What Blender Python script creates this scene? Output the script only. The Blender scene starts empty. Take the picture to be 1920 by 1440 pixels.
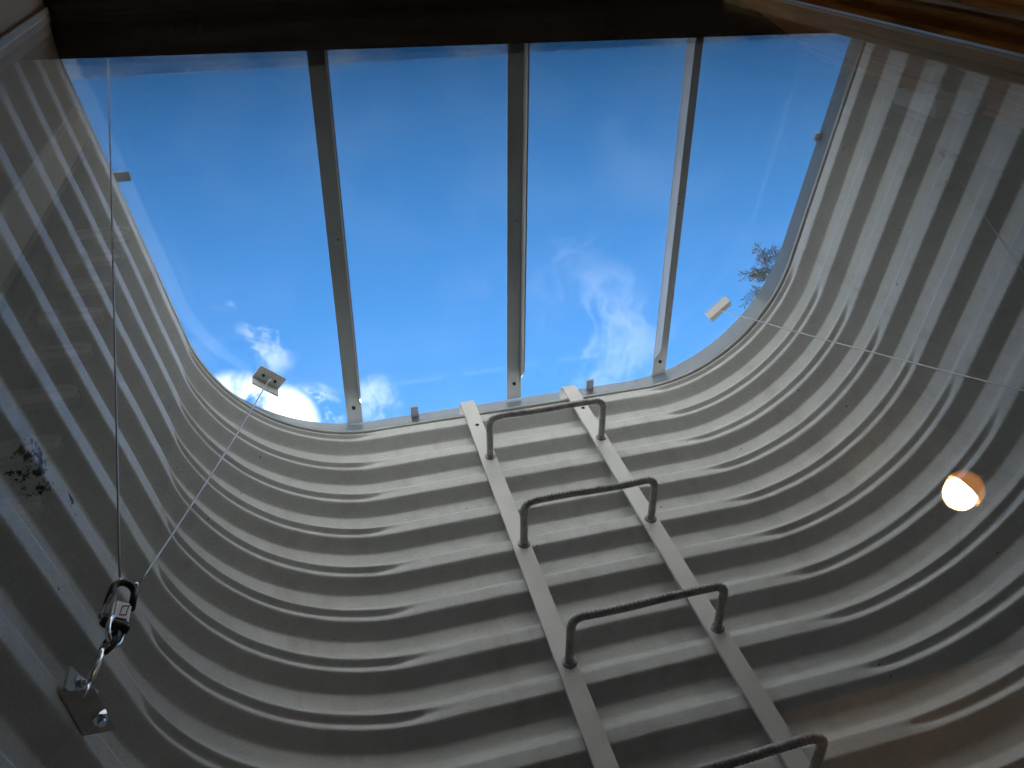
import bpy, bmesh, math, random
import numpy as np
from mathutils import Vector, Matrix, noise as mnoise

S = 1.17                      # drawing units -> metres
scene = bpy.context.scene
C = scene.collection
PI = math.pi
R = math.radians
rng = random.Random(7)

# ------------------------------------------------------------------ camera
cam_d = bpy.data.cameras.new('camera')
cam = bpy.data.objects.new('camera', cam_d); C.objects.link(cam)
cam_d.sensor_width = 36.0
cam_d.lens = 1533.7 / 1920 * 36
cam_d.clip_start = 0.005
cam_d.clip_end = 6000
right = Vector((0.9642, 0.0051, -0.2650)); down = Vector((-0.1455, 0.8459, -0.5132)); fwd = Vector((0.2215, 0.5334, 0.8164))
m = Matrix((right, -down, -fwd)).transposed().to_4x4()
cam.matrix_world = m
scene.camera = cam

# ------------------------------------------------------------------ exposure
vs = scene.view_settings
vs.view_transform = 'Standard'; vs.look = 'None'; vs.gamma = 1.0; vs.use_curve_mapping = False
vs.exposure = 2.10

SUN_EL, SUN_AZ = R(17), R(2)          # sun low beyond the back of the well, shining on the house wall
# ------------------------------------------------------------------ world
world = bpy.data.worlds.new('World'); scene.world = world
world.use_nodes = True
wn = world.node_tree; wn.nodes.clear(); L = wn.links


def wnode(t, **k):
    n = wn.nodes.new(t)
    for a, b in k.items(): setattr(n, a, b)
    return n


def wmath(op, a, b=None, c=None):
    n = wnode('ShaderNodeMath', operation=op)
    for i, v in enumerate((a, b, c)):
        if v is None: continue
        if isinstance(v, (int, float)): n.inputs[i].default_value = v
        else: L.new(v, n.inputs[i])
    return n.outputs[0]


sky = wnode('ShaderNodeTexSky', sky_type='NISHITA', sun_disc=False)
sky.sun_elevation = SUN_EL
sky.sun_rotation = SUN_AZ
sky.ozone_density = 2.6; sky.air_density = 1.0; sky.dust_density = 0.15
tc = wnode('ShaderNodeTexCoord')
warp = wnode('ShaderNodeTexNoise'); warp.inputs['Scale'].default_value = 4.0; warp.inputs['Detail'].default_value = 6
L.new(tc.outputs['Generated'], warp.inputs['Vector'])
wv = wnode('ShaderNodeVectorMath', operation='SCALE'); L.new(warp.outputs['Color'], wv.inputs[0]); wv.inputs['Scale'].default_value = 0.32
wa = wnode('ShaderNodeVectorMath', operation='ADD'); L.new(tc.outputs['Generated'], wa.inputs[0]); L.new(wv.outputs[0], wa.inputs[1])
ns = wnode('ShaderNodeTexNoise'); ns.inputs['Scale'].default_value = 9.0; ns.inputs['Detail'].default_value = 9; ns.inputs['Roughness'].default_value = 0.62
L.new(wa.outputs[0], ns.inputs['Vector'])
soft = wnode('ShaderNodeTexNoise'); soft.inputs['Scale'].default_value = 4.2; soft.inputs['Detail'].default_value = 5; soft.inputs['Roughness'].default_value = 0.5
L.new(wa.outputs[0], soft.inputs['Vector'])


def blob(d, radius_deg, power=1.0):
    v = wnode('ShaderNodeVectorMath', operation='DOT_PRODUCT')
    L.new(tc.outputs['Generated'], v.inputs[0]); v.inputs[1].default_value = Vector(d).normalized()
    mr = wnode('ShaderNodeMapRange', interpolation_type='SMOOTHSTEP')
    L.new(v.outputs['Value'], mr.inputs['Value'])
    mr.inputs['From Min'].default_value = math.cos(R(radius_deg)); mr.inputs['From Max'].default_value = 1.0
    mr.inputs['To Min'].default_value = 0; mr.inputs['To Max'].default_value = power
    return mr.outputs['Result']


def wispy(lo, hi, src):
    mr = wnode('ShaderNodeMapRange', interpolation_type='SMOOTHSTEP'); L.new(src, mr.inputs['Value'])
    mr.inputs['From Min'].default_value = lo; mr.inputs['From Max'].default_value = hi
    return mr.outputs['Result']


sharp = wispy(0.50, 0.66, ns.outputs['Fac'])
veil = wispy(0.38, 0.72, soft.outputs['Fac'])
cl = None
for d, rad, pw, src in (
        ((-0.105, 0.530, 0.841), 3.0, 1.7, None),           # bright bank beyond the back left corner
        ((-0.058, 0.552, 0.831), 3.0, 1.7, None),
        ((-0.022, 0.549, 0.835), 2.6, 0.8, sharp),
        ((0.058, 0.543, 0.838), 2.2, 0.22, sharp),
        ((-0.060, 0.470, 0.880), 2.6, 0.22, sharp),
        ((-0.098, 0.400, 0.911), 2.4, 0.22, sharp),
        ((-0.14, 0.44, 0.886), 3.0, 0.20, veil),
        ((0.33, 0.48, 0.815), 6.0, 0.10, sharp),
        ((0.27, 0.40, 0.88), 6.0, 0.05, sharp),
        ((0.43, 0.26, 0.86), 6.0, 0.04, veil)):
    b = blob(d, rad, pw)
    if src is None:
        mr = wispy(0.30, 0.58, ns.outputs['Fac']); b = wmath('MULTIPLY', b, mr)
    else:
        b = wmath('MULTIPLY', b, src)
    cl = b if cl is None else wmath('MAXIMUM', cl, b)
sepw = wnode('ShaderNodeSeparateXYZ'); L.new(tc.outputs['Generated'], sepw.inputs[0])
hz = wnode('ShaderNodeMapRange', interpolation_type='SMOOTHSTEP'); L.new(sepw.outputs['Z'], hz.inputs['Value'])   # unseen bright band low all round, added to light the well walls
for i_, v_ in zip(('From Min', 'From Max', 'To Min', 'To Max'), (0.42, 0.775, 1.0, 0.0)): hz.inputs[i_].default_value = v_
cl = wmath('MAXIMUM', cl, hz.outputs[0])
clamp = wnode('ShaderNodeClamp'); L.new(cl, clamp.inputs['Value'])
hs = wnode('ShaderNodeHueSaturation'); hs.inputs['Saturation'].default_value = 1.25; hs.inputs['Value'].default_value = 1.0
L.new(sky.outputs['Color'], hs.inputs['Color'])
mixc = wnode('ShaderNodeMix', data_type='RGBA'); mixc.blend_type = 'MIX'
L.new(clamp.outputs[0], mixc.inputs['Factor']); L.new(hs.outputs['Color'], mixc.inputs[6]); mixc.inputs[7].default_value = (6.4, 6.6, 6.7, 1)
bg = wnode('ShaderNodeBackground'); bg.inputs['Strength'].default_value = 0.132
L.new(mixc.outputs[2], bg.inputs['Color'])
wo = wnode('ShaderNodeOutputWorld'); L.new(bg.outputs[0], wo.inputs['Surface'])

# ------------------------------------------------------------------ sun
sun_d = bpy.data.lights.new('sun', 'SUN'); sun_d.energy = 3.4; sun_d.angle = R(0.5); sun_d.color = (1.0, 0.96, 0.90)
sun = bpy.data.objects.new('sun', sun_d); C.objects.link(sun)
sdir = Vector((math.sin(SUN_AZ) * math.cos(SUN_EL), math.cos(SUN_AZ) * math.cos(SUN_EL), math.sin(SUN_EL)))
sun.rotation_euler = sdir.to_track_quat('Z', 'Y').to_euler()
sun.location = sdir * 60


# ================================================================== materials
class N:
    def __init__(s, name):
        s.m = bpy.data.materials.new(name); s.m.use_nodes = True
        s.t = s.m.node_tree; s.t.nodes.clear()
        s.out = s.t.nodes.new('ShaderNodeOutputMaterial')

    def n(s, t, **k):
        x = s.t.nodes.new(t)
        for a, b in k.items(): setattr(x, a, b)
        return x

    def l(s, a, b): s.t.links.new(a, b)


def pbr(name, col, rough=0.5, metal=0.0, var=0.12, scale=6.0, bump=0.0, bscale=200.0, spec=0.5, emis=None, estr=0.0, col2=None, stretch=None):
    w = N(name); p = w.n('ShaderNodeBsdfPrincipled')
    tcn = w.n('ShaderNodeTexCoord'); mp = w.n('ShaderNodeMapping'); w.l(tcn.outputs['Object'], mp.inputs['Vector'])
    if stretch: mp.inputs['Scale'].default_value = stretch
    nz = w.n('ShaderNodeTexNoise'); nz.inputs['Scale'].default_value = scale; nz.inputs['Detail'].default_value = 6; w.l(mp.outputs[0], nz.inputs['Vector'])
    cr = w.n('ShaderNodeMix', data_type='RGBA')
    mr = w.n('ShaderNodeMapRange'); w.l(nz.outputs['Fac'], mr.inputs['Value']); mr.inputs['From Min'].default_value = 0.3; mr.inputs['From Max'].default_value = 0.7
    w.l(mr.outputs[0], cr.inputs['Factor'])
    a = [c * (1 - var) for c in col]; b = [min(1, c * (1 + var)) for c in (col2 or col)]
    cr.inputs[6].default_value = (*a, 1); cr.inputs[7].default_value = (*b, 1)
    w.l(cr.outputs[2], p.inputs['Base Color'])
    p.inputs['Roughness'].default_value = rough; p.inputs['Metallic'].default_value = metal
    p.inputs['Specular IOR Level'].default_value = spec
    if bump:
        bn = w.n('ShaderNodeTexNoise'); bn.inputs['Scale'].default_value = bscale; bn.inputs['Detail'].default_value = 3; w.l(tcn.outputs['Object'], bn.inputs['Vector'])
        bp = w.n('ShaderNodeBump'); bp.inputs['Strength'].default_value = bump; bp.inputs['Distance'].default_value = 0.002
        w.l(bn.outputs['Fac'], bp.inputs['Height']); w.l(bp.outputs[0], p.inputs['Normal'])
    if emis:
        p.inputs['Emission Color'].default_value = (*emis, 1); p.inputs['Emission Strength'].default_value = estr
    w.l(p.outputs[0], w.out.inputs['Surface'])
    return w.m


def steel_mat():
    w = N('well_steel'); p = w.n('ShaderNodeBsdfPrincipled')
    tcn = w.n('ShaderNodeTexCoord')

    def nz(scale, det=6, rough=0.55, vec=None):
        x = w.n('ShaderNodeTexNoise'); x.inputs['Scale'].default_value = scale; x.inputs['Detail'].default_value = det; x.inputs['Roughness'].default_value = rough
        w.l(vec or tcn.outputs['Object'], x.inputs['Vector']); return x

    def rg(src, a, b, c=0.0, d=1.0):
        x = w.n('ShaderNodeMapRange'); w.l(src, x.inputs['Value'])
        for i, v in zip(('From Min', 'From Max', 'To Min', 'To Max'), (a, b, c, d)): x.inputs[i].default_value = v
        return x.outputs[0]

    def mix(f, a, b):
        x = w.n('ShaderNodeMix', data_type='RGBA')
        if isinstance(f, float): x.inputs['Factor'].default_value = f
        else: w.l(f, x.inputs['Factor'])
        for i, v in ((6, a), (7, b)):
            if isinstance(v, tuple): x.inputs[i].default_value = (*v, 1)
            else: w.l(v, x.inputs[i])
        return x.outputs[2]

    big = nz(2.3); fine = nz(38, 8, 0.65); grain = nz(300, 2, 0.6)
    c = mix(rg(big.outputs['Fac'], 0.3, 0.7), (0.505, 0.52, 0.51), (0.585, 0.60, 0.59))
    c = mix(rg(fine.outputs['Fac'], 0.42, 0.75, 0, 0.22), c, (0.35, 0.345, 0.325))
    c = mix(rg(grain.outputs['Fac'], 0.35, 0.65, 0, 0.34), c, (0.33, 0.325, 0.315))
    # drip streaks running down the sheet
    mp = w.n('ShaderNodeMapping'); mp.inputs['Scale'].default_value = (14, 14, 0.9); w.l(tcn.outputs['Object'], mp.inputs['Vector'])
    st = nz(1.6, 5, 0.6, mp.outputs[0])
    c = mix(rg(st.outputs['Fac'], 0.53, 0.72, 0, 0.38), c, (0.31, 0.30, 0.28))
    # rare dark specks
    sp = w.n('ShaderNodeTexVoronoi'); sp.inputs['Scale'].default_value = 26; w.l(tcn.outputs['Object'], sp.inputs['Vector'])
    spk = w.n('ShaderNodeMath', operation='LESS_THAN'); w.l(sp.outputs['Distance'], spk.inputs[0]); spk.inputs[1].default_value = 0.055
    cc = w.n('ShaderNodeSeparateColor'); w.l(sp.outputs['Color'], cc.inputs[0])
    sel = w.n('ShaderNodeMath', operation='GREATER_THAN'); w.l(cc.outputs[0], sel.inputs[0]); sel.inputs[1].default_value = 0.72
    mm = w.n('ShaderNodeMath', operation='MULTIPLY'); w.l(spk.outputs[0], mm.inputs[0]); w.l(sel.outputs[0], mm.inputs[1])
    c = mix(mm.outputs[0], c, (0.10, 0.09, 0.08))
    # splash of soil on the left wall
    mud = nz(62, 9, 0.74)
    acc = None
    for ctr, rad in (((-0.276, 0.490, 0.765), 0.050), ((-0.277, 0.487, 0.730), 0.054), ((-0.267, 0.548, 0.757), 0.046), ((-0.281, 0.463, 0.690), 0.036)):
        vd = w.n('ShaderNodeVectorMath', operation='DISTANCE'); w.l(tcn.outputs['Object'], vd.inputs[0]); vd.inputs[1].default_value = Vector(ctr) * S
        r_ = rg(vd.outputs['Value'], rad * S, 0.0, 0.0, 0.27)
        if acc is None: acc = r_
        else:
            mx = w.n('ShaderNodeMath', operation='MAXIMUM'); w.l(acc, mx.inputs[0]); w.l(r_, mx.inputs[1]); acc = mx.outputs[0]
    ad = w.n('ShaderNodeMath', operation='ADD'); w.l(mud.outputs['Fac'], ad.inputs[0]); w.l(acc, ad.inputs[1])
    msk = rg(ad.outputs[0], 0.69, 0.72)
    c = mix(msk, c, (0.022, 0.018, 0.014))
    w.l(c, p.inputs['Base Color'])
    ro = rg(fine.outputs['Fac'], 0.3, 0.7, 0.46, 0.64); w.l(ro, p.inputs['Roughness'])
    p.inputs['Metallic'].default_value = 0.12
    bp = w.n('ShaderNodeBump'); bp.inputs['Strength'].default_value = 0.35; bp.inputs['Distance'].default_value = 0.0012
    w.l(grain.outputs['Fac'], bp.inputs['Height']); w.l(bp.outputs[0], p.inputs['Normal'])
    w.l(p.outputs[0], w.out.inputs['Surface'])
    return w.m


def thin_fresnel(w, ior):
    """Fresnel that treats both faces of a thin slab as air-to-plastic"""
    g = w.n('ShaderNodeNewGeometry'); r_ = w.n('ShaderNodeMapRange'); w.l(g.outputs['Backfacing'], r_.inputs['Value'])
    r_.inputs['To Min'].default_value = ior; r_.inputs['To Max'].default_value = 1 / ior
    fr = w.n('ShaderNodeFresnel'); w.l(r_.outputs[0], fr.inputs['IOR'])
    return fr


def clear_mat(name, tint=(0.97, 0.98, 0.98), gain=1.0, rough=0.0, dirt=0.0, dirtcol=(0.5, 0.5, 0.5)):
    """clear sheet: Fresnel mirror over straight-through transmission, plus a thin film of dust"""
    w = N(name)
    tr = w.n('ShaderNodeBsdfTransparent'); tr.inputs['Color'].default_value = (*tint, 1)
    gl = w.n('ShaderNodeBsdfGlossy'); gl.inputs['Roughness'].default_value = rough
    fr = thin_fresnel(w, 1.5)
    mu = w.n('ShaderNodeMath', operation='MULTIPLY', use_clamp=True); w.l(fr.outputs[0], mu.inputs[0]); mu.inputs[1].default_value = gain
    mx = w.n('ShaderNodeMixShader'); w.l(mu.outputs[0], mx.inputs[0])
    base = tr.outputs[0]
    if dirt:
        df = w.n('ShaderNodeBsdfTranslucent'); df.inputs['Color'].default_value = (*dirtcol, 1)
        tcn = w.n('ShaderNodeTexCoord'); nz = w.n('ShaderNodeTexNoise'); nz.inputs['Scale'].default_value = 5; nz.inputs['Detail'].default_value = 8
        w.l(tcn.outputs['Object'], nz.inputs['Vector'])
        r_ = w.n('ShaderNodeMapRange'); w.l(nz.outputs['Fac'], r_.inputs['Value']); r_.inputs['From Min'].default_value = 0.4; r_.inputs['From Max'].default_value = 0.75
        r_.inputs['To Max'].default_value = dirt
        # stuck specks
        sp = w.n('ShaderNodeTexVoronoi'); sp.inputs['Scale'].default_value = 13; w.l(tcn.outputs['Object'], sp.inputs['Vector'])
        lt = w.n('ShaderNodeMath', operation='LESS_THAN'); w.l(sp.outputs['Distance'], lt.inputs[0]); lt.inputs[1].default_value = 0.03
        l2 = w.n('ShaderNodeMath', operation='MULTIPLY'); w.l(lt.outputs[0], l2.inputs[0]); l2.inputs[1].default_value = 0.06
        ma = w.n('ShaderNodeMath', operation='MAXIMUM'); w.l(r_.outputs[0], ma.inputs[0]); w.l(l2.outputs[0], ma.inputs[1])
        m2 = w.n('ShaderNodeMixShader'); w.l(ma.outputs[0], m2.inputs[0]); w.l(tr.outputs[0], m2.inputs[1]); w.l(df.outputs[0], m2.inputs[2])
        base = m2.outputs[0]
    w.l(base, mx.inputs[1]); w.l(gl.outputs[0], mx.inputs[2])
    w.l(mx.outputs[0], w.out.inputs['Surface'])
    return w.m


def lip_mat():
    w = N('frosted_lip')
    tr = w.n('ShaderNodeBsdfTransparent'); tr.inputs['Color'].default_value = (0.60, 0.66, 0.72, 1)
    tl = w.n('ShaderNodeBsdfTranslucent'); tl.inputs['Color'].default_value = (0.15, 0.18, 0.21, 1)
    df = w.n('ShaderNodeBsdfDiffuse'); df.inputs['Color'].default_value = (0.22, 0.24, 0.26, 1)
    gl = w.n('ShaderNodeBsdfGlossy'); gl.inputs['Roughness'].default_value = 0.08; gl.inputs['Color'].default_value = (0.8, 0.82, 0.85, 1)
    a = w.n('ShaderNodeMixShader'); a.inputs[0].default_value = 0.5; w.l(tl.outputs[0], a.inputs[1]); w.l(df.outputs[0], a.inputs[2])
    b = w.n('ShaderNodeMixShader'); b.inputs[0].default_value = 0.84; w.l(tr.outputs[0], b.inputs[1]); w.l(a.outputs[0], b.inputs[2])
    fr = thin_fresnel(w, 1.6)
    c = w.n('ShaderNodeMixShader'); w.l(fr.outputs[0], c.inputs[0]); w.l(b.outputs[0], c.inputs[1]); w.l(gl.outputs[0], c.inputs[2])
    w.l(c.outputs[0], w.out.inputs['Surface'])
    return w.m


def halo_mat():  # weak orange emission that imitates the halo round the bulb
    w = N('amber_halo'); tr = w.n('ShaderNodeBsdfTransparent'); tr.inputs['Color'].default_value = (1, .93, .8, 1)
    em = w.n('ShaderNodeEmission'); em.inputs['Color'].default_value = (1, .38, .08, 1); em.inputs['Strength'].default_value = 1.6
    mx = w.n('ShaderNodeMixShader'); mx.inputs[0].default_value = .35; w.l(tr.outputs[0], mx.inputs[1]); w.l(em.outputs[0], mx.inputs[2])
    w.l(mx.outputs[0], w.out.inputs['Surface']); return w.m


M = dict(
    halo=halo_mat(),
    steel=steel_mat(),
    rail=pbr('painted_rail', (0.58, 0.575, 0.56), 0.45, 0.1, 0.07, 12, 0.2, 300),
    rebar=pbr('rebar', (0.36, 0.355, 0.345), 0.55, 0.35, 0.25, 60, 0.3, 400),
    bar=pbr('galvanised_bar', (0.38, 0.40, 0.41), 0.42, 0.35, 0.12, 22, 0.2, 300, stretch=(1, .2, 1)),
    zinc=pbr('zinc', (0.62, 0.63, 0.65), 0.32, 0.8, 0.10, 40),
    greyclip=pbr('grey_clip', (0.22, 0.23, 0.26), 0.5, 0.0, 0.05, 30),
    clip=pbr('clip_plastic', (0.50, 0.50, 0.49), 0.4, 0.0, 0.05, 30),
    chrome=pbr('chrome', (0.78, 0.80, 0.84), 0.14, 1.0, 0.05, 40),
    black=pbr('black_steel', (0.03, 0.03, 0.03), 0.3, 0.4, 0.2, 40),
    dark=pbr('dark_hole', (0.015, 0.014, 0.013), 0.9, 0, 0.1, 40),
    cable=pbr('wire_cable', (0.42, 0.43, 0.43), 0.4, 0.6, 0.1, 300),
    concrete=pbr('foundation_concrete', (0.16, 0.145, 0.13), 0.85, 0, 0.25, 9, 0.4, 60),
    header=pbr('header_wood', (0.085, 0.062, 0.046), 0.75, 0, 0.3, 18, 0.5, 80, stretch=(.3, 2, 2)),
    siding=pbr('siding', (0.50, 0.50, 0.49), 0.6, 0, 0.06, 4, 0.2, 90),
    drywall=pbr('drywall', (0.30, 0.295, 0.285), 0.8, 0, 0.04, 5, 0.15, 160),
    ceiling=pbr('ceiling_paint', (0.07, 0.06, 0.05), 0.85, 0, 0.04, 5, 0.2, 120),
    carpet=pbr('carpet', (0.20, 0.16, 0.12), 0.95, 0, 0.25, 60, 0.6, 300),
    wood=pbr('warm_wood', (0.84, 0.37, 0.11), 0.42, 0, 0.32, 10, 0.25, 120, stretch=(6, 6, .8), col2=(0.92, 0.50, 0.19)),
    bead=pbr('aluminium_bead', (0.70, 0.68, 0.64), 0.35, 0.6, 0.08, 30),
    jambgrey=pbr('grey_painted_jamb', (0.30, 0.25, 0.21), 0.55, 0, 0.08, 12, 0.2, 160),
    trim=pbr('pale_trim', (0.78, 0.75, 0.68), 0.5, 0, 0.05, 12),
    white=pbr('white_plastic', (0.88, 0.87, 0.84), 0.35, 0, 0.03, 20),
    shade=pbr('lamp_shade', (0.30, 0.14, 0.05), 0.6, 0, 0.05, 20, emis=(1.0, 0.36, 0.07), estr=0.55),
    brass=pbr('brass', (0.80, 0.58, 0.22), 0.25, 1.0, 0.05, 20),
    bulb=pbr('bulb', (1, .9, .7), 0.5, 0, 0.0, 5, emis=(1.0, 0.80, 0.50), estr=27.0),
    pane=clear_mat('window_glass', (0.97, 0.98, 0.975), 1.30),
    sheet=clear_mat('polycarbonate', (0.97, 0.975, 0.985), 0.35, 0.05, 0.016, (0.55, 0.6, 0.66)),
    flange=clear_mat('polycarbonate_overlap', (0.74, 0.78, 0.80), 1.2, 0.06, 0.30, (0.35, 0.38, 0.42)),
    lip=lip_mat(),
    gravel=pbr('gravel', (0.24, 0.22, 0.20), 0.9, 0, 0.5, 70, 1.0, 60),
    soil=pbr('lawn', (0.055, 0.075, 0.025), 0.95, 0, 0.5, 12, 1.0, 60, col2=(0.08, 0.085, 0.04)),
    bark=pbr('bark', (0.10, 0.08, 0.06), 0.9, 0, 0.3, 20, 0.8, 30),
    leaf=pbr('conifer_leaf', (0.05, 0.06, 0.035), 0.7, 0, 0.35, 3, col2=(0.08, 0.085, 0.05)),
)


# ================================================================== mesh helpers
class MB:
    def __init__(s): s.v = []; s.f = []

    def face_block(s, vs, fs):
        b = len(s.v); s.v += [tuple(x) for x in vs]; s.f += [tuple(b + i for i in f) for f in fs]

    def box(s, lo, hi):
        (a, b, c), (d, e, f) = lo, hi
        s.face_block([(a, b, c), (d, b, c), (d, e, c), (a, e, c), (a, b, f), (d, b, f), (d, e, f), (a, e, f)],
                     [(0, 3, 2, 1), (4, 5, 6, 7), (0, 1, 5, 4), (1, 2, 6, 5), (2, 3, 7, 6), (3, 0, 4, 7)])

    def obox(s, c, ax, ay, az, hx, hy, hz):
        c = Vector(c); ax, ay, az = Vector(ax).normalized(), Vector(ay).normalized(), Vector(az).normalized()
        vs = []
        for k in (-1, 1):
            for i, j in ((-1, -1), (1, -1), (1, 1), (-1, 1)):
                vs.append(c + ax * (i * hx) + ay * (j * hy) + az * (k * hz))
        s.face_block(vs, [(0, 3, 2, 1), (4, 5, 6, 7), (0, 1, 5, 4), (1, 2, 6, 5), (2, 3, 7, 6), (3, 0, 4, 7)])

    def tube(s, pts, r, n=10, caps=True, closed=False):
        pts = [Vector(p) for p in pts]; k = len(pts)
        rr = r if isinstance(r, (list, tuple)) else [r] * k
        t0 = (pts[1] - pts[0]).normalized()
        up = Vector((0, 0, 1)) if abs(t0.z) < 0.9 else Vector((1, 0, 0))
        nrm = t0.cross(up).normalized(); vs = []; fs = []
        for i in range(k):
            if closed: t = (pts[(i + 1) % k] - pts[i - 1]).normalized()
            else: t = (pts[min(i + 1, k - 1)] - pts[max(i - 1, 0)]).normalized()
            nrm = (nrm - t * nrm.dot(t)).normalized(); bi = t.cross(nrm)
            for j in range(n):
                a = 2 * PI * j / n
                vs.append(pts[i] + (nrm * math.cos(a) + bi * math.sin(a)) * rr[i])
        for i in range(k if closed else k - 1):
            for j in range(n):
                a, b = i * n + j, i * n + (j + 1) % n; i2 = (i + 1) % k
                fs.append((a, b, i2 * n + (j + 1) % n, i2 * n + j))
        if caps and not closed:
            fs.append(tuple(range(n - 1, -1, -1))); fs.append(tuple((k - 1) * n + j for j in range(n)))
        s.face_block(vs, fs)

    def prism(s, poly, a, b, axis='z'):
        """poly of 2-D points extruded along axis from a to b"""
        n = len(poly)

        def mk(p, h):
            return {'z': (p[0], p[1], h), 'y': (p[0], h, p[1]), 'x': (h, p[0], p[1])}[axis]
        s.face_block([mk(p, a) for p in poly] + [mk(p, b) for p in poly],
                     [tuple(range(n - 1, -1, -1)), tuple(range(n, 2 * n))] + [(i, (i + 1) % n, n + (i + 1) % n, n + i) for i in range(n)])

    def build(s, name, mat, parent=None, smooth=False, bevel=0.0):
        me = bpy.data.meshes.new(name)
        me.from_pydata([(x * S, y * S, z * S) for x, y, z in s.v], [], s.f)
        if bevel or True:
            bm = bmesh.new(); bm.from_mesh(me)
            bmesh.ops.recalc_face_normals(bm, faces=bm.faces)
            if bevel:
                es = [e for e in bm.edges if len(e.link_faces) == 2 and e.calc_face_angle(0) > 0.6]
                bmesh.ops.bevel(bm, geom=es, offset=bevel * S, segments=2, affect='EDGES', clamp_overlap=True)
            bm.to_mesh(me); bm.free()
        me.materials.append(M[mat])
        if smooth:
            me.polygons.foreach_set('use_smooth', [True] * len(me.polygons))
        o = bpy.data.objects.new(name, me); C.objects.link(o)
        if parent is not None: o.parent = parent
        return o


def thing(name, label, cat, group=None):
    o = bpy.data.objects.new(name, None); C.objects.link(o)
    o.empty_display_size = 0.05
    o['label'] = label; o['category'] = cat
    if group: o['group'] = group
    return o


def tag(o, label=None, cat=None, group=None, kind=None):
    if label: o['label'] = label
    if cat: o['category'] = cat
    if group: o['group'] = group
    if kind: o['kind'] = kind
    return o


# ================================================================== window well
XC, YB, RC, TH, HB = 0.4003, 1.0172, 0.333, R(9.2), 0.308   # plan of the sheet's inner crests
YW = 0.222                                                  # outer face of the house wall
P0, PITCH, DEP = 1.5512, 0.1, 0.022
RIM = 1.464
FLOOR = -0.62


def plan(off=0.0, y_start=YW, n_side=30, n_arc=46, n_back=22):
    """points (x, y, nx, ny, crease) from the left house end round to the right"""
    out = []
    cl = Vector((XC - HB, YB - RC)); cr_ = Vector((XC + HB, YB - RC))
    tl = cl + Vector((-math.cos(TH), math.sin(TH))) * RC
    dl = Vector((-math.sin(TH), -math.cos(TH)))
    Ls = (tl.y - y_start) / math.cos(TH)
    arc = RC * (PI / 2 - TH)

    def sm(a): a = max(0, min(1, a)); return a * a * (3 - 2 * a)
    for i in range(n_side):
        t = 1 - i / n_side; t = t ** 1.0
        p = tl + dl * (Ls * t); out.append((p.x, p.y, -math.cos(TH), math.sin(TH), 0.0))
    for i in range(n_arc):
        t = i / (n_arc - 1); a = PI - TH + (PI / 2 - (PI - TH)) * t
        p = cl + Vector((math.cos(a), math.sin(a))) * RC
        s_ = t * arc; cfac = sm((s_ + 0.005) / 0.05) * sm((arc - s_ + 0.01) / 0.07)
        out.append((p.x, p.y, math.cos(a), math.sin(a), cfac))
    for i in range(1, n_back):
        t = i / n_back; out.append((XC - HB + 2 * HB * t, YB, 0.0, 1.0, 0.0 if 1 < i < n_back - 1 else 0.0))
    base = list(out[:n_side + n_arc])
    for x, y, nx, ny, c in reversed(base):
        out.append((2 * XC - x, y, -nx, ny, c))
    return [(x + nx * off, y + ny * off, nx, ny, c) for x, y, nx, ny, c in out]


def profile():
    """rows (z, out, crease_out) from the rim down"""
    key = [(0, 0, 0), (.0095, 0, .0105), (.0165, 0, .0030), (.025, 0, 0.0), (.048, DEP, 0), (.077, DEP, 0), (.1, 0, 0)]
    fine = np.arange(-0.12, RIM - FLOOR + 0.12, 0.0006)
    z = P0 - PITCH - 0.0 + 0.0
    zz = RIM - fine                       # heights
    t = np.mod((P0 - zz), PITCH)
    o = np.interp(t, [k[0] for k in key], [k[1] for k in key])
    cr = np.interp(t, [k[0] for k in key], [k[2] for k in key])
    ker = np.exp(-0.5 * (np.arange(-12, 13) * 0.0006 / 0.0017) ** 2); ker /= ker.sum()
    o = np.convolve(o, ker, 'same'); cr = np.convolve(cr, ker, 'same')
    keep = []
    zlist = []
    h = 0.0
    while h <= RIM - FLOOR:
        zlist.append(RIM - h)
        tt = (P0 - (RIM - h)) % PITCH
        if tt < .030: h += .0017
        elif .044 < tt < .052 or .073 < tt < .081 or tt > .096: h += .0017
        else: h += .005
    return [(q, float(np.interp(RIM - q, fine, o)), float(np.interp(RIM - q, fine, cr))) for q in zlist]


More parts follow.
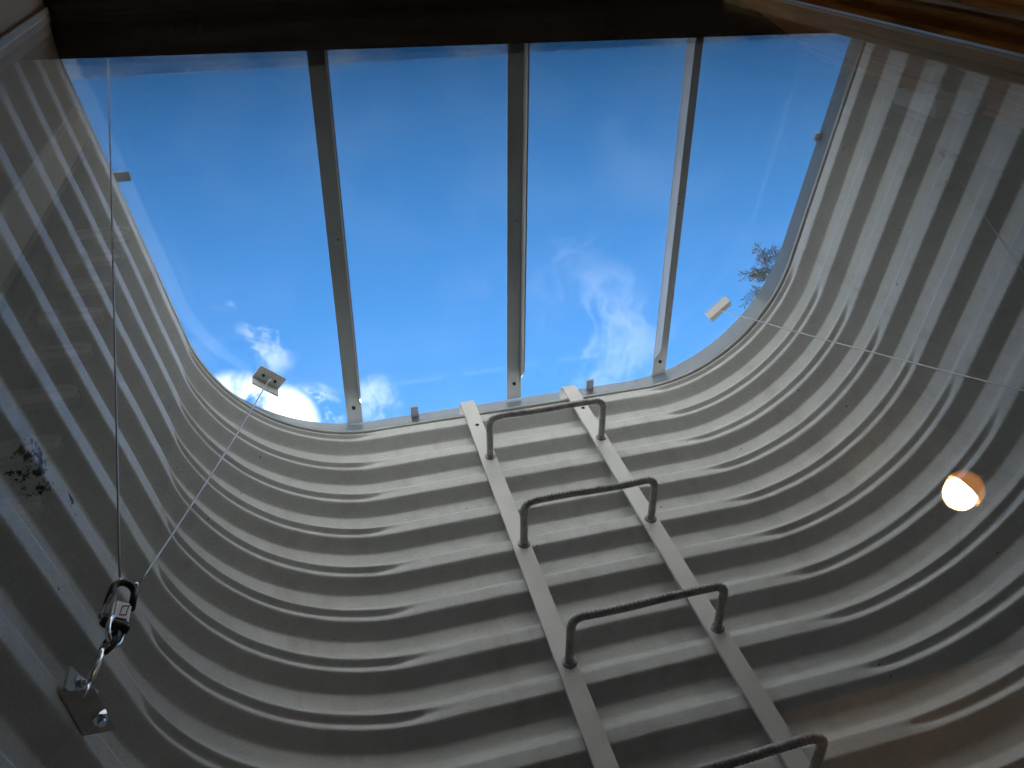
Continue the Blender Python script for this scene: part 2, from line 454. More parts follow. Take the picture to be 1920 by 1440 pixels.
def build_well():
    root = thing('window_well', 'grey corrugated steel window well curving round under the open sky', 'window well')
    pl = plan(0.0, .204); rows = profile()
    vs = []; fs = []
    n = len(pl)
    for z, o, cr in rows:
        for x, y, nx, ny, c in pl:
            dent = 0.0022 * mnoise.noise(Vector((x * 3.1, y * 3.1, z * 2.2))) + 0.0007 * mnoise.noise(Vector((x * 14, y * 14, z * 11)))
            d = o + cr * c * (1 + 0.25 * mnoise.noise(Vector((x * 5, y * 5, round(z * 10) * 3.3)))) + dent
            vs.append(((x + nx * d) * S, (y + ny * d) * S, (z + 0.0012 * mnoise.noise(Vector((x * 4, y * 4, z * 3 + 9)))) * S))
    for i in range(len(rows) - 1):
        for j in range(n - 1):
            a = i * n + j; fs.append((a, a + 1, a + n + 1, a + n))
    me = bpy.data.meshes.new('wall_sheet'); me.from_pydata(vs, [], fs); me.materials.append(M['steel'])
    me.polygons.foreach_set('use_smooth', [True] * len(me.polygons))
    o = bpy.data.objects.new('wall_sheet', me); C.objects.link(o); o.parent = root
    # folded rim: a flange turned outward and back down
    b = MB(); prof = [(0.0, RIM + .0005), (.020, RIM + .003), (.0225, RIM - .001), (.022, RIM - .02), (.020, RIM - .02), (.0195, RIM - .0015), (0.0015, RIM - .003)]
    k = len(prof); vv = []; ff = []
    for x, y, nx, ny, c in pl:
        for d, z in prof: vv.append((x + nx * d, y + ny * d, z))
    for j in range(n - 1):
        for i in range(k):
            ff.append((j * k + i, j * k + (i + 1) % k, (j + 1) * k + (i + 1) % k, (j + 1) * k + i))
    b.face_block(vv, ff); b.build('rim_flange', 'steel', root, smooth=False)
    return root


well = build_well()

# ================================================================== well cover
ZS = 1.566          # underside of the clear sheet
cover = thing('well_cover', 'clear plastic cover on three metal bars over the well, sky above', 'well cover')
outer = [(p[0], p[1]) for p in plan(0.048, YW + 0.03)]
b = MB(); b.prism(outer, ZS, ZS + .004); b.build('clear_sheet', 'sheet', cover)
b = MB(); vv = []; ff = []
pl = plan(0.048, YW + 0.03)
prof = [(0, ZS - .001), (.003, ZS - .001), (.005, ZS - .078), (.002, ZS - .078)]
for x, y, nx, ny, c in pl:
    for d, z in prof: vv.append((x + nx * d, y + ny * d, z))
for j in range(len(pl) - 1):
    for i in range(4): ff.append((j * 4 + i, j * 4 + (i + 1) % 4, (j + 1) * 4 + (i + 1) % 4, (j + 1) * 4 + i))
b.face_block(vv, ff); b.build('edge_lip', 'lip', cover, smooth=False)
# strip of doubled sheet along the house wall
b = MB(); xl, xr = -0.36, 1.17; pts = []
nn = 240
for i in range(nn + 1):
    x = xl + (xr - xl) * i / nn
    pts.append((x, 0.292 + 0.0022 * mnoise.noise(Vector((x * 60, 1, 0))) + 0.0012 * rng.uniform(-1, 1)))
poly = [(xl, YW + .004), *[(p[0], p[1]) for p in pts], (xr, YW + .004)]
b.prism(poly, ZS - .010, ZS - .007); b.build('wall_flap', 'flange', cover)


def cover_bar(x0, x1, web_side):
    """angle iron from the house (x0) to the back lip (x1): flat flange and a hanging web"""
    ya, yb = 0.224, 1.060
    z1, z0, w, h, t = ZS - .004, ZS - .007, 0.034, 0.031, 0.003
    b = MB()

    def X(y): return x0 + (x1 - x0) * (y - ya) / (yb - ya)
    # flange
    b.face_block([(X(ya) - w / 2, ya, z0), (X(ya) + w / 2, ya, z0), (X(yb) + w / 2, yb, z0), (X(yb) - w / 2, yb, z0),
                  (X(ya) - w / 2, ya, z1), (X(ya) + w / 2, ya, z1), (X(yb) + w / 2, yb, z1), (X(yb) - w / 2, yb, z1)],
                 [(0, 3, 2, 1), (4, 5, 6, 7), (0, 1, 5, 4), (1, 2, 6, 5), (2, 3, 7, 6), (3, 0, 4, 7)])
    # web, cut away in a curve near the back
    ys = [ya, .6, .955, .965, .975, .985, .995, 1.005, 1.015]
    hs_ = [h, h, h, h * .97, h * .85, h * .62, h * .36, h * .12, .0005]
    e = web_side * (w / 2 - .0005)
    vv = []; ff = []
    for y, hh in zip(ys, hs_):
        for dx, dz in ((e, 0), (e - web_side * t, 0), (e - web_side * t, -hh), (e, -hh)):
            vv.append((X(y) + dx, y, z0 - .0003 + dz))
    for i in range(len(ys) - 1):
        for j in range(4): ff.append((i * 4 + j, i * 4 + (j + 1) % 4, (i + 1) * 4 + (j + 1) % 4, (i + 1) * 4 + j))
    ff += [(0, 1, 2, 3), tuple(len(vv) - 4 + j for j in (3, 2, 1, 0))]
    b.face_block(vv, ff)
    o = b.build('support_bar', 'bar', cover)
    yy = 1.018
    s_ = MB(); s_.tube([(X(yy), yy, z0 - .0035), (X(yy), yy, z0 + .001)], [.0038, .0042], 10); s_.build('bolt', 'dark', o)
    s_ = MB(); s_.tube([(X(.62) + .004, .62, z0 - .002), (X(.62) + .004, .62, z0 + .001)], .0018, 8); s_.build('rivet', 'dark', o)
    return o


cover_bar(0.0730, 0.0552, 1)
cover_bar(0.4360, 0.4275, 1)
cover_bar(0.8005, 0.7965, -1)

# small clips along the rim
for (x, y, dx, dy) in ((0.191, 1.054, 0, 1), (0.618, 1.054, 0, 1), (-0.291, 0.460, -1, 0), (1.124, 0.500, 1, 0)):
    b = MB()
    ux, uy = -dy, dx
    b.obox((x + dx * .004, y + dy * .004, ZS - .0055), (ux, uy, 0), (dx, dy, 0), (0, 0, 1), .0085, .016, .0035)
    b.obox((x + dx * .0175, y + dy * .0175, ZS - .024), (ux, uy, 0), (dx, dy, 0), (0, 0, 1), .0085, .0025, .0145)
    b.build('rim_clip', 'greyclip', cover, bevel=.0006)

# ================================================================== ladder
ladder = thing('escape_ladder', 'grey steel ladder with rebar rungs hooked over the back of the well', 'ladder')
YR = YB - .0035


def rail(xt, xb):
    b = MB(); w, t = .032, .0055
    zt, zb = 1.507, FLOOR + .05

    def X(z): return xb + (xt - xb) * (z - 0.55) / (1.49 - 0.55)
    path = [(YR, zb), (YR, 0.4), (YR, 1.0), (YR, zt - .012)]
    for k in range(1, 7):
        a = PI / 2 * k / 6; path.append((YR + .012 * (1 - math.cos(a)), zt - .012 + .012 * math.sin(a)))
    path += [(YB + .032, zt)]
    for k in range(1, 6):
        a = PI / 2 * k / 5; path.append((YB + .032 + .006 * math.sin(a), zt - .006 * (1 - math.cos(a))))
    path.append((YB + .038, zt - .09))
    vv = []; ff = []
    for i, (y, z) in enumerate(path):
        a = path[max(i - 1, 0)]; c = path[min(i + 1, len(path) - 1)]
        ty, tz = c[0] - a[0], c[1] - a[1]; l = math.hypot(ty, tz); ny, nz = -tz / l, ty / l
        for sx, sn in ((-1, 0), (1, 0), (1, 1), (-1, 1)):
            vv.append((X(min(z, 1.52)) + sx * w / 2, y + ny * sn * t, z + nz * sn * t))
    for i in range(len(path) - 1):
        for j in range(4): ff.append((i * 4 + j, i * 4 + (j + 1) % 4, (i + 1) * 4 + (j + 1) % 4, (i + 1) * 4 + j))
    ff += [(0, 1, 2, 3), tuple(len(vv) - 4 + j for j in (3, 2, 1, 0))]
    b.face_block(vv, ff)
    o = b.build('rail', 'rail', ladder, bevel=.0008)
    h = MB(); zz = 1.405
    h.tube([(X(zz) + .002, YR - t - .0008, zz), (X(zz) + .002, YR - t + .002, zz)], .0042, 12); h.build('bolt_hole', 'dark', o)
    return X


XL = rail(0.3030, 0.2865)
XR = rail(0.5420, 0.5345)


def rung(z):
    """ribbed reinforcing bar bent into a staple and welded to both rails"""
    xl, xr = XL(z) + .004, XR(z) + .002
    y0, y1, rr = YR - .006, YR - .100, .018
    pts = [(xl, y0 - .094 * 0 + .003, z)]
    yb_ = y1 + rr
    k0 = 14
    for i in range(1, k0 + 1): pts.append((xl, y0 + (yb_ - y0) * i / k0, z))
    for i in range(1, 9):
        a = PI / 2 * i / 8; pts.append((xl + rr * (1 - math.cos(a)), yb_ - rr * math.sin(a), z))
    k1 = 60
    for i in range(1, k1 + 1): pts.append((xl + rr + (xr - xl - 2 * rr) * i / k1, y1 + .0012 * math.sin(i * .11 + z * 9), z + .001 * math.sin(i * .07 + z * 20)))
    for i in range(1, 9):
        a = PI / 2 * i / 8; pts.append((xr - rr + rr * math.sin(a), y1 + rr * (1 - math.cos(a)), z))
    for i in range(1, k0 + 1): pts.append((xr, yb_ + (y0 - yb_) * i / k0, z))
    # resample finely, then ribs
    P = [Vector(p) for p in pts]; d = [0]
    for i in range(1, len(P)): d.append(d[-1] + (P[i] - P[i - 1]).length)
    q = np.arange(0, d[-1], .0012)
    xs = [np.interp(q, d, [p[k] for p in P]) for k in range(3)]
    V = [Vector((xs[0][i], xs[1][i], xs[2][i])) for i in range(len(q))]
    n = 12; b = MB(); vs = []; fs = []
    nrm = Vector((0, 0, 1))
    for i, p in enumerate(V):
        t = (V[min(i + 1, len(V) - 1)] - V[max(i - 1, 0)]).normalized()
        nrm = (nrm - t * nrm.dot(t)).normalized(); bi = t.cross(nrm)
        for j in range(n):
            a = 2 * PI * j / n
            ph = (q[i] + .006 * abs(math.sin(a))) / .0066
            rib = max(0.0, math.cos(2 * PI * ph)) ** 1.5
            ln = .0009 * max(0, abs(math.cos(a)) - .93) / .07
            vs.append(p + (nrm * math.cos(a) + bi * math.sin(a)) * (.0060 + (.0015) * rib * abs(math.sin(a)) ** .5 + ln))
    for i in range(len(V) - 1):
        for j in range(n):
            fs.append((i * n + j, i * n + (j + 1) % n, (i + 1) * n + (j + 1) % n, (i + 1) * n + j))
    fs.append(tuple(range(n))); fs.append(tuple((len(V) - 1) * n + j for j in range(n - 1, -1, -1)))
    b.face_block(vs, fs)
    o = b.build('rung', 'rebar', ladder, smooth=True)
    for x in (xl, xr):   # lumpy weld collars
        wd = MB(); ring = []
        for k in range(14):
            a = 2 * PI * k / 14; ring.append((x + .0086 * math.cos(a), y0 + .0005, z + .0086 * math.sin(a)))
        wd.tube(ring, [.0026 + .0012 * rng.random() for _ in ring], 6, closed=True)
        wd.build('weld', 'rebar', o, smooth=True)


z = 1.290
for k in range(7):
    rung(z); z -= 0.2625

# ================================================================== house wall, header, room shell
GY, XJL, XJR, ZH = 0.140, -0.2480, 0.6210, 1.141      # glass plane and glass edges
ZSOF = 1.262
SILL = -0.72
house = thing('house', 'dark house wall over the window, its header crossing the top of the view', 'house')
b = MB()
OXL, OXR = -0.335, 1.16
b.box((-4, .162, -1.2), (OXL, YW, 1.40)); b.box((OXR, .162, -1.2), (5, YW, 1.40)); b.box((OXL + .0005, .162, -1.2), (OXR - .0005, YW - .002, SILL))
b.build('foundation_wall', 'concrete', house)
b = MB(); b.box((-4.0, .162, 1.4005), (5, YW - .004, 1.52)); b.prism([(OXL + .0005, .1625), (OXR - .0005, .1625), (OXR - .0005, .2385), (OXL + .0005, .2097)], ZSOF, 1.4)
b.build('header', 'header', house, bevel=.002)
b = MB(); zz = 1.5205
while zz < 3.5:
    b.prism([(.17, zz), (YW + .004, zz), (YW - .008, zz + .149), (.17, zz + .149)], -4, 5, 'x'); zz += .15
b.build('siding', 'siding', house)
b = MB(); b.prism([(-4.6, 3.5), (YW + .12, 3.5), (YW + .12, 3.6), (-4.6, 5.6)], -4.3, 5.3, 'x'); b.build('roof', 'bark', house)
# inner wall round the window, ceiling, floor, room walls
YI = -0.05
b = MB()
b.box((-2.4, YI, -1.2), (-.345, .161, 1.33)); b.box((.8715, YI, -1.2), (2.6, .161, 1.33))
b.box((-.3445, YI, 1.19), (.871, .161, 1.33)); b.box((-.3445, YI, -1.2), (.871, .161, SILL - .02))
b.build('window_wall', 'drywall', house)
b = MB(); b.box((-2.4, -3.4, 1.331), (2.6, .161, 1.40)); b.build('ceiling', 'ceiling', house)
b = MB(); b.box((-2.4, -3.4, -1.26), (2.6, .161, -1.2005)); b.build('floor', 'carpet', house)
b = MB(); b.box((-2.46, -3.4, -1.2), (-2.4005, .16, 1.33)); b.box((2.6005, -3.4, -1.2), (2.66, .16, 1.33)); b.box((-2.46, -3.46, -1.2), (2.66, -3.4005, 1.33))
b.build('room_wall', 'drywall', house)

# ================================================================== basement window
win = thing('basement_window', 'basement window glass with an orange wood jamb on the right', 'window')
b = MB(); b.box((XJL - .012, GY, SILL), (XJR + .012, GY + .004, ZH + .012)); b.build('glass_pane', 'pane', win)
# head and sill members
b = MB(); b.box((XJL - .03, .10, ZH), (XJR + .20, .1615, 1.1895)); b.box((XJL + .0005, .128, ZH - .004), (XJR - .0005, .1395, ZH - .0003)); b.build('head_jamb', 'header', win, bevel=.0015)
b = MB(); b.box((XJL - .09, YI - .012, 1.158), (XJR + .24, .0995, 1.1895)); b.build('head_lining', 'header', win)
b = MB(); b.box((XJL - .03, .04, SILL - .0195), (XJR + .20, .1615, SILL)); b.build('sill', 'wood', win, bevel=.002)
# left side: painted jamb, bright bead, pale casing
b = MB(); b.box((XJL - .034, .034, SILL + .0005), (XJL, .1615, ZH - .0005)); lj = b.build('side_jamb', 'jambgrey', win, bevel=.0015)
b = MB(); b.box((XJL + .0005, .1325, SILL + .001), (XJL + .0035, .1395, ZH - .005)); b.build('glazing_bead', 'bead', lj)
b = MB(); b.box((XJL - .09, -.012, SILL + .0005), (XJL + .0035, .0335, ZH + .04)); b.build('casing', 'trim', win, bevel=.003)
# right side: splayed wood jamb with stepped mouldings, thin aluminium bead, latch
SX, SY = .80, .03                       # room end of the splay
sd = Vector((SX - XJR, SY - GY, 0)).normalized(); sn = Vector((-.52, -.854, 0)).normalized()


def sp(t, o=0.0):
    """plan point t metres along the splay from the glass, o proud of it"""
    return (XJR + sd.x * t + sn.x * o, GY + sd.y * t + sn.y * o)


LN = (Vector((SX, SY, 0)) - Vector((XJR, GY, 0))).length
b = MB(); b.prism([(XJR, GY), sp(.012), sp(.012, -.004), sp(.030, -.004), sp(.030, .003), sp(.060, .003), sp(.066, 0), sp(LN), (SX + .07, SY), (SX + .07, .1615), (XJR, .1615)], SILL + .0005, ZH - .0005, 'z')
rj = b.build('side_jamb', 'wood', win, bevel=.001)
b = MB(); b.prism([(XJR - .0022, .1372), (XJR - .0003, .1372), (XJR - .0003, .1395), (XJR - .0022, .1395)], SILL + .001, ZH - .005, 'z'); b.build('glazing_bead', 'bead', rj)
b = MB(); b.prism([sp(.036, .0033), sp(.052, .0033), sp(.050, .008), sp(.038, .008)], SILL + .001, .905, 'z'); b.build('stop_moulding', 'wood', rj, bevel=.0008)
b = MB(); b.prism([sp(.031, .0033), sp(.056, .0033), sp(.054, .0065), sp(.033, .0065)], .925, 1.0, 'z'); b.build('strike_plate', 'wood', rj, bevel=.001)
b = MB()
b.box((.674, .050, .742), (.689, .066, .818)); b.box((.718, .050, .748), (.745, .066, .822)); b.box((.6885, .052, .770), (.7185, .0645, .790))
b.build('latch', 'white', rj, bevel=.0022)

# ================================================================== pendant lamp in the room (seen as a reflection)
LC = Vector((1.352, -0.918, 1.115))
lamp = thing('pendant_lamp', 'glowing warm lamp with half open shade, reflected in the window glass', 'lamp')
b = MB()
prof = [(r__ * .80, z__ * .80) for r__, z__ in ((.0, .047), (.016, .044), (.030, .034), (.040, .018), (.044, 0.0), (.040, -.018), (.030, -.033), (.016, -.042), (0.0, -.045))]
n = 24; vv = []; ff = []
for r_, z_ in prof:
    for j in range(n): vv.append((LC.x + r_ * math.cos(2 * PI * j / n), LC.y + r_ * math.sin(2 * PI * j / n), LC.z + z_))
for i in range(len(prof) - 1):
    for j in range(n): ff.append((i * n + j, i * n + (j + 1) % n, (i + 1) * n + (j + 1) % n, (i + 1) * n + j))
b.face_block(vv, ff); b.build('bulb', 'bulb', lamp, smooth=True)
b = MB(); vv = []; ff = []; n = 24  # see-through glowing shell, added to draw the lamp's orange halo
for i in range(13):
    a_ = PI * i / 12
    for j in range(n): vv.append((LC.x + .0375 * math.sin(a_) * math.cos(2 * PI * j / n), LC.y + .0375 * math.sin(a_) * math.sin(2 * PI * j / n), LC.z + .0375 * math.cos(a_)))
for i in range(12):
    for j in range(n): ff.append((i * n + j, i * n + (j + 1) % n, (i + 1) * n + (j + 1) % n, (i + 1) * n + j))
b.face_block(vv, ff); b.build('halo_shell', 'halo', lamp, smooth=True)
er = Vector((.964, -.005, -.265)); eu = Vector((.1455, .846, .513)); ef = er.cross(eu).normalized()
ax = (er * .75 + eu * .66).normalized(); e2 = ax.cross(ef).normalized(); e3 = ax.cross(e2).normalized()
sc_ = LC + ax * .009
b = MB(); vv = []; ff = []; n = 28; K = 9
for inner in (0, 1):
    for i in range(K + 1):
        a = PI / 2 * i / K; rad = (.043 - .002 * inner)
        for j in range(n):
            q = 2 * PI * j / n
            vv.append(sc_ + ax * (rad * math.sin(a)) + (e2 * math.cos(q) + e3 * math.sin(q)) * (rad * math.cos(a)))
for inner in (0, 1):
    for i in range(K):
        for j in range(n):
            o_ = inner * (K + 1) * n; ff.append((o_ + i * n + j, o_ + i * n + (j + 1) % n, o_ + (i + 1) * n + (j + 1) % n, o_ + (i + 1) * n + j))
for j in range(n): ff.append((j, (j + 1) % n, (K + 1) * n + (j + 1) % n, (K + 1) * n + j))
b.face_block(vv, ff); b.build('shade', 'shade', lamp, smooth=True)
b = MB(); fc = LC + er * .083 + eu * .060
b.tube([fc - ax * .006, fc - ax * .003, fc, fc + ax * .004, fc + ax * .006], [.0015, .005, .006, .004, .001], 12); b.tube([sc_ + ax * .041, fc], .002, 8)
b.build('finial', 'brass', lamp, smooth=True)
b = MB(); b.tube([LC + Vector((0, 0, .045)), (LC.x, LC.y, 1.3305)], .004, 8); b.tube([(LC.x, LC.y, 1.318), (LC.x, LC.y, 1.3307)], .04, 20); b.build('stem', 'brass', lamp)

# ================================================================== louvred shutter beside the camera (only its reflection is in view)
shut = thing('louvred_shutter', 'pale flat slats one above another, faintly reflected in the glass on the left', 'shutter')
b = MB(); b.box((-.345, -.20, -.55), (-.318, -.15, 1.26)); b.build('post', 'header', shut)
for k in range(9):
    zc = 0.62 + .0915 * k
    b = MB(); poly = []
    for i in range(13):
        a = -PI / 2 + PI * i / 12; poly.append((-.262 + .016 * math.cos(a), -.172 + .006 * math.sin(a)))
    poly += [(-.3175, -.166), (-.3175, -.178)]
    b.prism(poly, zc - .005, zc + .005); b.build('slat', 'white', shut)

# ================================================================== wooden cupboard at the back of the room (reflected warm brown)
cup = thing('wooden_cupboard', 'tall warm brown cupboard, a dim reflection low on the right of the glass', 'cupboard')
b = MB(); b.box((1.05, -2.2, -1.2), (2.45, -1.62, 1.14)); b.build('carcass', 'wood', cup, bevel=.004)
for x0, x1 in ((1.07, 1.745), (1.755, 2.43)):
    b = MB(); b.box((x0, -1.6195, -1.1), (x1, -1.600, 1.12)); d = b.build('door', 'wood', cup, bevel=.004)
    b = MB(); hx = x1 - .05 if x0 < 1.5 else x0 + .05; b.tube([(hx, -1.600, .0), (hx, -1.572, .0), (hx, -1.572, .14), (hx, -1.600, .14)], .006, 8); b.build('handle', 'brass', d)

# ================================================================== cover cables, their anchors and the hooks
CLIPS = dict(left=Vector((-.1105, .914, ZS - .012)), right=Vector((.938, .897, ZS - .012)),
             hl=Vector((-.266, .263, ZS - .012)), hr=Vector((1.172, .300, ZS - .012)))


def anchor(c, ang, flip, label):
    t = thing('cable_anchor', label, 'anchor', 'cable anchors under the clear cover')
    u = Vector((math.cos(ang), math.sin(ang), 0)); v = Vector((-u.y, u.x, 0)) * flip
    b = MB(); b.obox(c + Vector((0, 0, .009)), u, v, (0, 0, 1), .031, .017, .0018); p = b.build('top_plate', 'clip', t, bevel=.0006)
    b = MB(); b.obox(c + v * .0155 + Vector((0, 0, -.006)), u, v, (0, 0, 1), .031, .0018, .0128); b.build('hanging_plate', 'clip', t, bevel=.0006)
    for s_ in (-.014, .014):
        b = MB(); b.tube([c + u * s_ + Vector((0, 0, .0072)), c + u * s_ + Vector((0, 0, .0035))], [.0035, .0025], 10); b.build('screw', 'dark', t)
    b = MB(); b.tube([c + Vector((0, 0, .0072)), c + Vector((0, 0, -.002))], [.0045, .003], 10); b.build('cable_stop', 'zinc', t)
    return t


def cable(a, b_, label, sag=.012, r=.0013):
    pts = []
    for i in range(33):
        t = i / 32; p = a.lerp(b_, t); p = p + Vector((0, 0, -sag * 4 * t * (1 - t) * .4)) + (Vector((.0, .004, 0)) * math.sin(t * PI))
        pts.append(p)
    m_ = MB(); m_.tube(pts, r, 7)
    o = m_.build('wire_cable', 'cable', None, smooth=True)
    tag(o, label, 'cable', 'wire cables holding the clear cover')
    return o


anchor(CLIPS['left'], R(42), 1, 'pale angle plate under the cover at the left corner, cable hanging from it')
anchor(CLIPS['right'], R(-41), -1, 'pale angle plate under the cover at the right corner, near the twigs')
TL = Vector((-.2195, .6, .668)); TR = Vector((1.012, .612, .668))
cable(CLIPS['left'] + Vector((0, 0, .004)), TL + Vector((.009, .012, .0045)), 'slanting pale cable from the left corner plate down to the snap hook', .010)
cable(CLIPS['hl'], TL + Vector((-.006, -.002, .006)), 'near vertical dark cable from the header down to the snap hook', .006, .0012)
cable(CLIPS['right'] + Vector((0, 0, .004)), TR + Vector((-.006, .01, .004)), 'pale cable from the right corner plate crossing the ribs to the right', .006)
cable(CLIPS['hr'], TR + Vector((.004, -.006, .006)), 'thin dark cable falling from the upper right corner of the well', .02, .0009)


def loop(c, u, v, a, b_, r, mb, n=28, nr=10):
    mb.tube([c + u * (a * math.cos(2 * PI * i / n)) + v * (b_ * math.sin(2 * PI * i / n)) for i in range(n)], r, nr, closed=True)


def snap(T, sx, label):
    t = thing('snap_hook', label, 'snap hook')
    A = T + Vector((-.004 * sx, 0, -.128))
    dn = (A - T).normalized()
    u = Vector((.82, .57 * sx, 0)).normalized() if sx > 0 else Vector((-.82, .57, 0)).normalized()
    u = (u - dn * u.dot(dn)).normalized(); w_ = dn.cross(u)
    # bow of the hook
    c = T + dn * .016
    b = MB(); pts = []
    for i in range(19):
        a = PI + PI * i / 18; pts.append(c + u * (.0105 * math.cos(a)) - dn * (-.0105 * math.sin(a)) * 1.25)
    pts = [c + u * -.0105 + dn * .022 - u * .002] + pts + [c + u * .0105 + dn * .018]
    b.tube(pts, .0036, 10); b.build('bow', 'black', t, smooth=True)
    b = MB(); g = c + u * .0095 - dn * .0125; b.tube([g - u * .003, g + u * .001, g + u * .0035], [.002, .0048, .002], 10)
    g = c - u * .005 - dn * .0135; b.tube([g - u * .003, g, g + u * .003], [.001, .0036, .001], 10); b.build('thimble', 'chrome', t, smooth=True)
    # spring gate with ribs
    b = MB(); s0 = c - u * .0095 + dn * .010; q = [s0 + dn * (.026 * i / 60) - u * (.0035 * i / 60) for i in range(61)]
    b.tube(q, [.0040 + .0009 * math.cos(2 * PI * i / 6) for i in range(61)], 12); b.build('spring', 'chrome', t, smooth=True)
    # forged body
    b = MB(); o_ = c + u * .001 + dn * .028
    b.obox(o_, u, w_, dn, .0085, .006, .0125); bd = b.build('body', 'zinc', t, bevel=.0025)
    b = MB(); f_ = o_ - w_ * .0062 if w_.y > 0 else o_ + w_ * .0062
    g_ = f_ + u * .0018; b.tube([g_ + u * .0034 - dn * .0072, g_ - u * .0022 - dn * .0046, g_ - u * .0034 + dn * .0068, g_ + u * .0022 + dn * .0050], .0006, 6, closed=True); b.build('emblem', 'black', bd)
    b = MB(); k_ = c + dn * .041; b.tube([k_ - u * .014 - dn * .001, k_ - u * .010, k_ + u * .008 + dn * .003, k_ + u * .012 + dn * .004], [.004, .0058, .0058, .004], 12); b.build('base_collar', 'black', t, smooth=True)
    # swivel eye, link and pin
    c2 = T + dn * .0655
    b = MB(); loop(c2, (u * .8 - w_ * .6).normalized(), dn, .0100, .0155, .0026, b); b.build('swivel_eye', 'chrome', t, smooth=True)
    c3 = T + dn * .080 - u * .002
    b = MB(); loop(c3, (u + w_ * 1.2).normalized(), (dn - u * .25).normalized(), .0062, .0135, .0024, b); b.tube([c2 + dn * .010 - u * .002, c2 + dn * .013 + u * .0035], [.003, .0036], 10); b.build('link', 'black', t, smooth=True)
    b = MB(); b.tube([T + dn * .084 - u * .006, T + dn * .094 - u * .0075, T + dn * .097 - u * .008, T + dn * .122 - u * .011, T + dn * .124 - u * .0112], [.003, .003, .0036, .0034, .0022], 12)
    b.tube([T + dn * .122 - u * .011, T + dn * .136 - u * .0125, T + dn * .142 - u * .015], .0018, 8); b.build('pin', 'chrome', t, smooth=True)
    return t


snap(TL, 1, 'shiny snap hook hanging from two cables at lower left')
nl = Vector((math.cos(TH), -math.sin(TH), 0))       # inward normal of the left wall
tl_ = Vector((math.sin(TH), math.cos(TH), 0))


def wall_bracket(sx, label):
    """bent steel plate bolted to the side wall: an upper wing on the rib and a folded-out lower plate"""
    t = thing('wall_bracket', label, 'bracket')

    def V3(*p): return Vector(p)

    def slab(c, th):
        n_ = (c[1] - c[0]).cross(c[2] - c[0]).normalized() * th
        b.face_block(c + [q + n_ for q in c], [(3, 2, 1, 0), (4, 5, 6, 7), (0, 1, 5, 4), (1, 2, 6, 5), (2, 3, 7, 6), (3, 0, 4, 7)])
    up = Vector((0, 0, 1))
    b = MB(); slab([V3(-.2565, .597, .544), V3(-.2485, .645, .544), V3(-.2470, .648, .578), V3(-.2565, .599, .570)], .003); b.build('upper_plate', 'steel', t, bevel=.0006)
    b = MB(); slab([V3(-.2585, .597, .5405), V3(-.2360, .613, .5525), V3(-.2280, .664, .5430), V3(-.2500, .646, .5300)], .0028); b.build('lower_plate', 'steel', t, bevel=.0006)
    n_ = nl; c = V3(-.2545, .616, .562)
    b = MB(); b.tube([c, c + n_ * .0085], .0050, 6); b.tube([c + n_ * .008, c + n_ * .011], [.0032, .0025], 10); b.tube([c + n_ * .002, c + n_ * .0050], .0078, 16); b.build('bolt', 'zinc', t)
    n_ = Vector((.35, -.1, -.92)).normalized(); c = V3(-.2375, .641, .5445)
    b = MB(); b.tube([c, c + n_ * .006], .0070, 6); b.tube([c + n_ * .005, c + n_ * .012], [.004, .0035], 10); b.build('bolt', 'chrome', t)
    return t


wall_bracket(1, 'small bent grey bracket bolted to the left wall below the snap hook')

# ================================================================== ground outside, gravel floor
b = MB(); GZ = 1.395
hole = [(p[0], p[1]) for p in plan(.075, YW, 6, 14, 6)]
far = 1500.0
ring = []
for (x, y) in hole:
    d = Vector((x - XC, y - .3)); 
    ring.append((x, y))
vv = [(x, y, GZ) for x, y in hole]; k = len(hole); ff = []
steps = [1.6, 4, 12, 60, 400, 1500]
prev = 0
for st in steps:
    base = len(vv)
    for i, (x, y) in enumerate(hole):
        a = PI - PI * i / (k - 1); vv.append((XC + math.cos(a) * st * (1 if st < 1500 else 1.3), YW + math.sin(a) * st, GZ - .002 * 0 + (0.0 if st < 5 else -.05)))
    for i in range(k - 1): ff.append((prev + i, prev + i + 1, base + i + 1, base + i))
    prev = base
base = len(vv)
vv += [(XC - 1950, -1500, GZ - .05), (XC + 1950, -1500, GZ - .05), (XC + 6, -6, GZ - .05), (XC - 6, -6, GZ - .05)]
# ground behind the house
ff.append((base, base + 3, base + 2, base + 1))
for side in (0, 1):
    idx = 0 if side == 0 else k - 1
    chain = [k + j * k + idx for j in range(len(steps))]
    ff.append(tuple([chain[2], chain[5], base + side, base + (3 if side == 0 else 2)]))
b.face_block(vv, ff)
tag(b.build('ground', 'soil', None), kind='structure')
b = MB(); b.face_block([(x, y, FLOOR + .03) for x, y in [(p[0], p[1]) for p in plan(.02, YW - .03, 6, 14, 6)]], [tuple(range(k))])
tag(b.build('gravel_bed', 'gravel', None), kind='structure')

# ================================================================== tree beyond the right rim
tree = thing('conifer_tree', 'tall feathery tree whose twig tips show past the right rim', 'tree')
TB = Vector((9.35, 6.4, 1.35)); TT = 13.4
limbs = MB(); leaves = MB()
limbs.tube([TB + Vector((.12 * math.sin(z_ * .6), .1 * math.cos(z_ * .5), z_)) for z_ in (0, 1, 3, 5, 7, 9, 10.5, 12)], [.24, .21, .18, .15, .12, .08, .05, .015], 10)


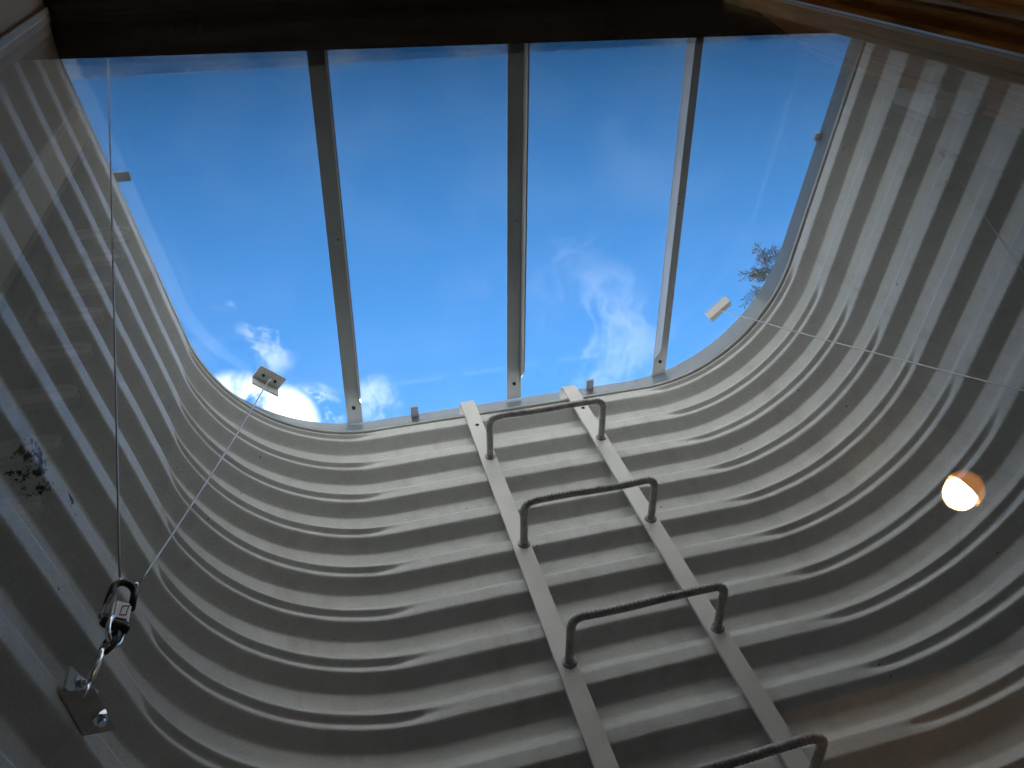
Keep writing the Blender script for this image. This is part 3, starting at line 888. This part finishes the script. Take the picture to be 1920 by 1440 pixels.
def twig(p, d, length, depth):
    d = d.normalized(); q = p + d * length + Vector((0, 0, -.04 * length))
    limbs.tube([p, p.lerp(q, .5) + Vector((0, 0, .01)), q], [.012 * length + .003, .007 * length + .002, .002], 4, caps=False)
    if depth == 0 or length < .3:
        k_ = max(4, int(length / .048))
        for i in range(k_):
            t = (i + .6) / k_; c = p.lerp(q, t)
            for sgn in (-1, 1):
                sd = d.cross(Vector((rng.uniform(-.5, .5), rng.uniform(-.5, .5), 1))).normalized() * sgn
                dd = (d * rng.uniform(.5, .9) + sd * rng.uniform(.35, .7) + Vector((0, 0, rng.uniform(-.25, .25)))).normalized()
                L_ = rng.uniform(.07, .13); wv_ = dd.cross(Vector((rng.uniform(-1, 1), rng.uniform(-1, 1), rng.uniform(-1, 1)))).normalized() * .007
                e = c + dd * L_
                leaves.face_block([c, c.lerp(e, .45) + wv_, e, c.lerp(e, .45) - wv_], [(0, 1, 2, 3)])
        return
    k_ = max(4, int(length / .16))
    for i in range(k_):
        t = .22 + .78 * (i + rng.uniform(.2, .8)) / k_; c = p.lerp(q, t)
        for sgn in (-1, 1):
            sd = d.cross(Vector((rng.uniform(-.3, .3), rng.uniform(-.3, .3), 1))).normalized() * sgn
            twig(c, d * .8 + sd * rng.uniform(.4, .8) + Vector((0, 0, rng.uniform(-.15, .25))), length * rng.uniform(.22, .36) * (1.15 - .4 * t), depth - 1)


def trunk_at(z_): return TB + Vector((.12 * math.sin((z_ - TB.z) * .6), .1 * math.cos((z_ - TB.z) * .5), z_ - TB.z))


for k_ in range(34):
    z_ = 3.2 + 9.2 * (k_ / 33); az = k_ * 2.39996
    ln = 1.5 * (1 - .72 * ((z_ - 3.2) / 10.2)) * rng.uniform(.8, 1.1)
    d_ = Vector((math.cos(az), math.sin(az), rng.uniform(.05, .35)))
    if d_.x < .2 and z_ > 5.5: ln *= .45
    twig(trunk_at(z_), d_, ln, 1)
for tgt in ((7.86, 6.0, 11.85), (7.50, 6.0, 11.08)):
    tgt = Vector(tgt); s0 = trunk_at(tgt.z - .5); twig(s0, tgt - s0, (tgt - s0).length * 1.0, 2)
tag(limbs.build('trunk', 'bark', tree)); tag(leaves.build('crown', 'leaf', tree))

for o in bpy.data.objects:      # plain empties stay out of the render; nothing else to do
    pass
scene.cycles.max_bounces = 10
scene.cycles.diffuse_bounces = 6
scene.cycles.glossy_bounces = 4
scene.cycles.transparent_max_bounces = 16
scene.cycles.use_denoising = True
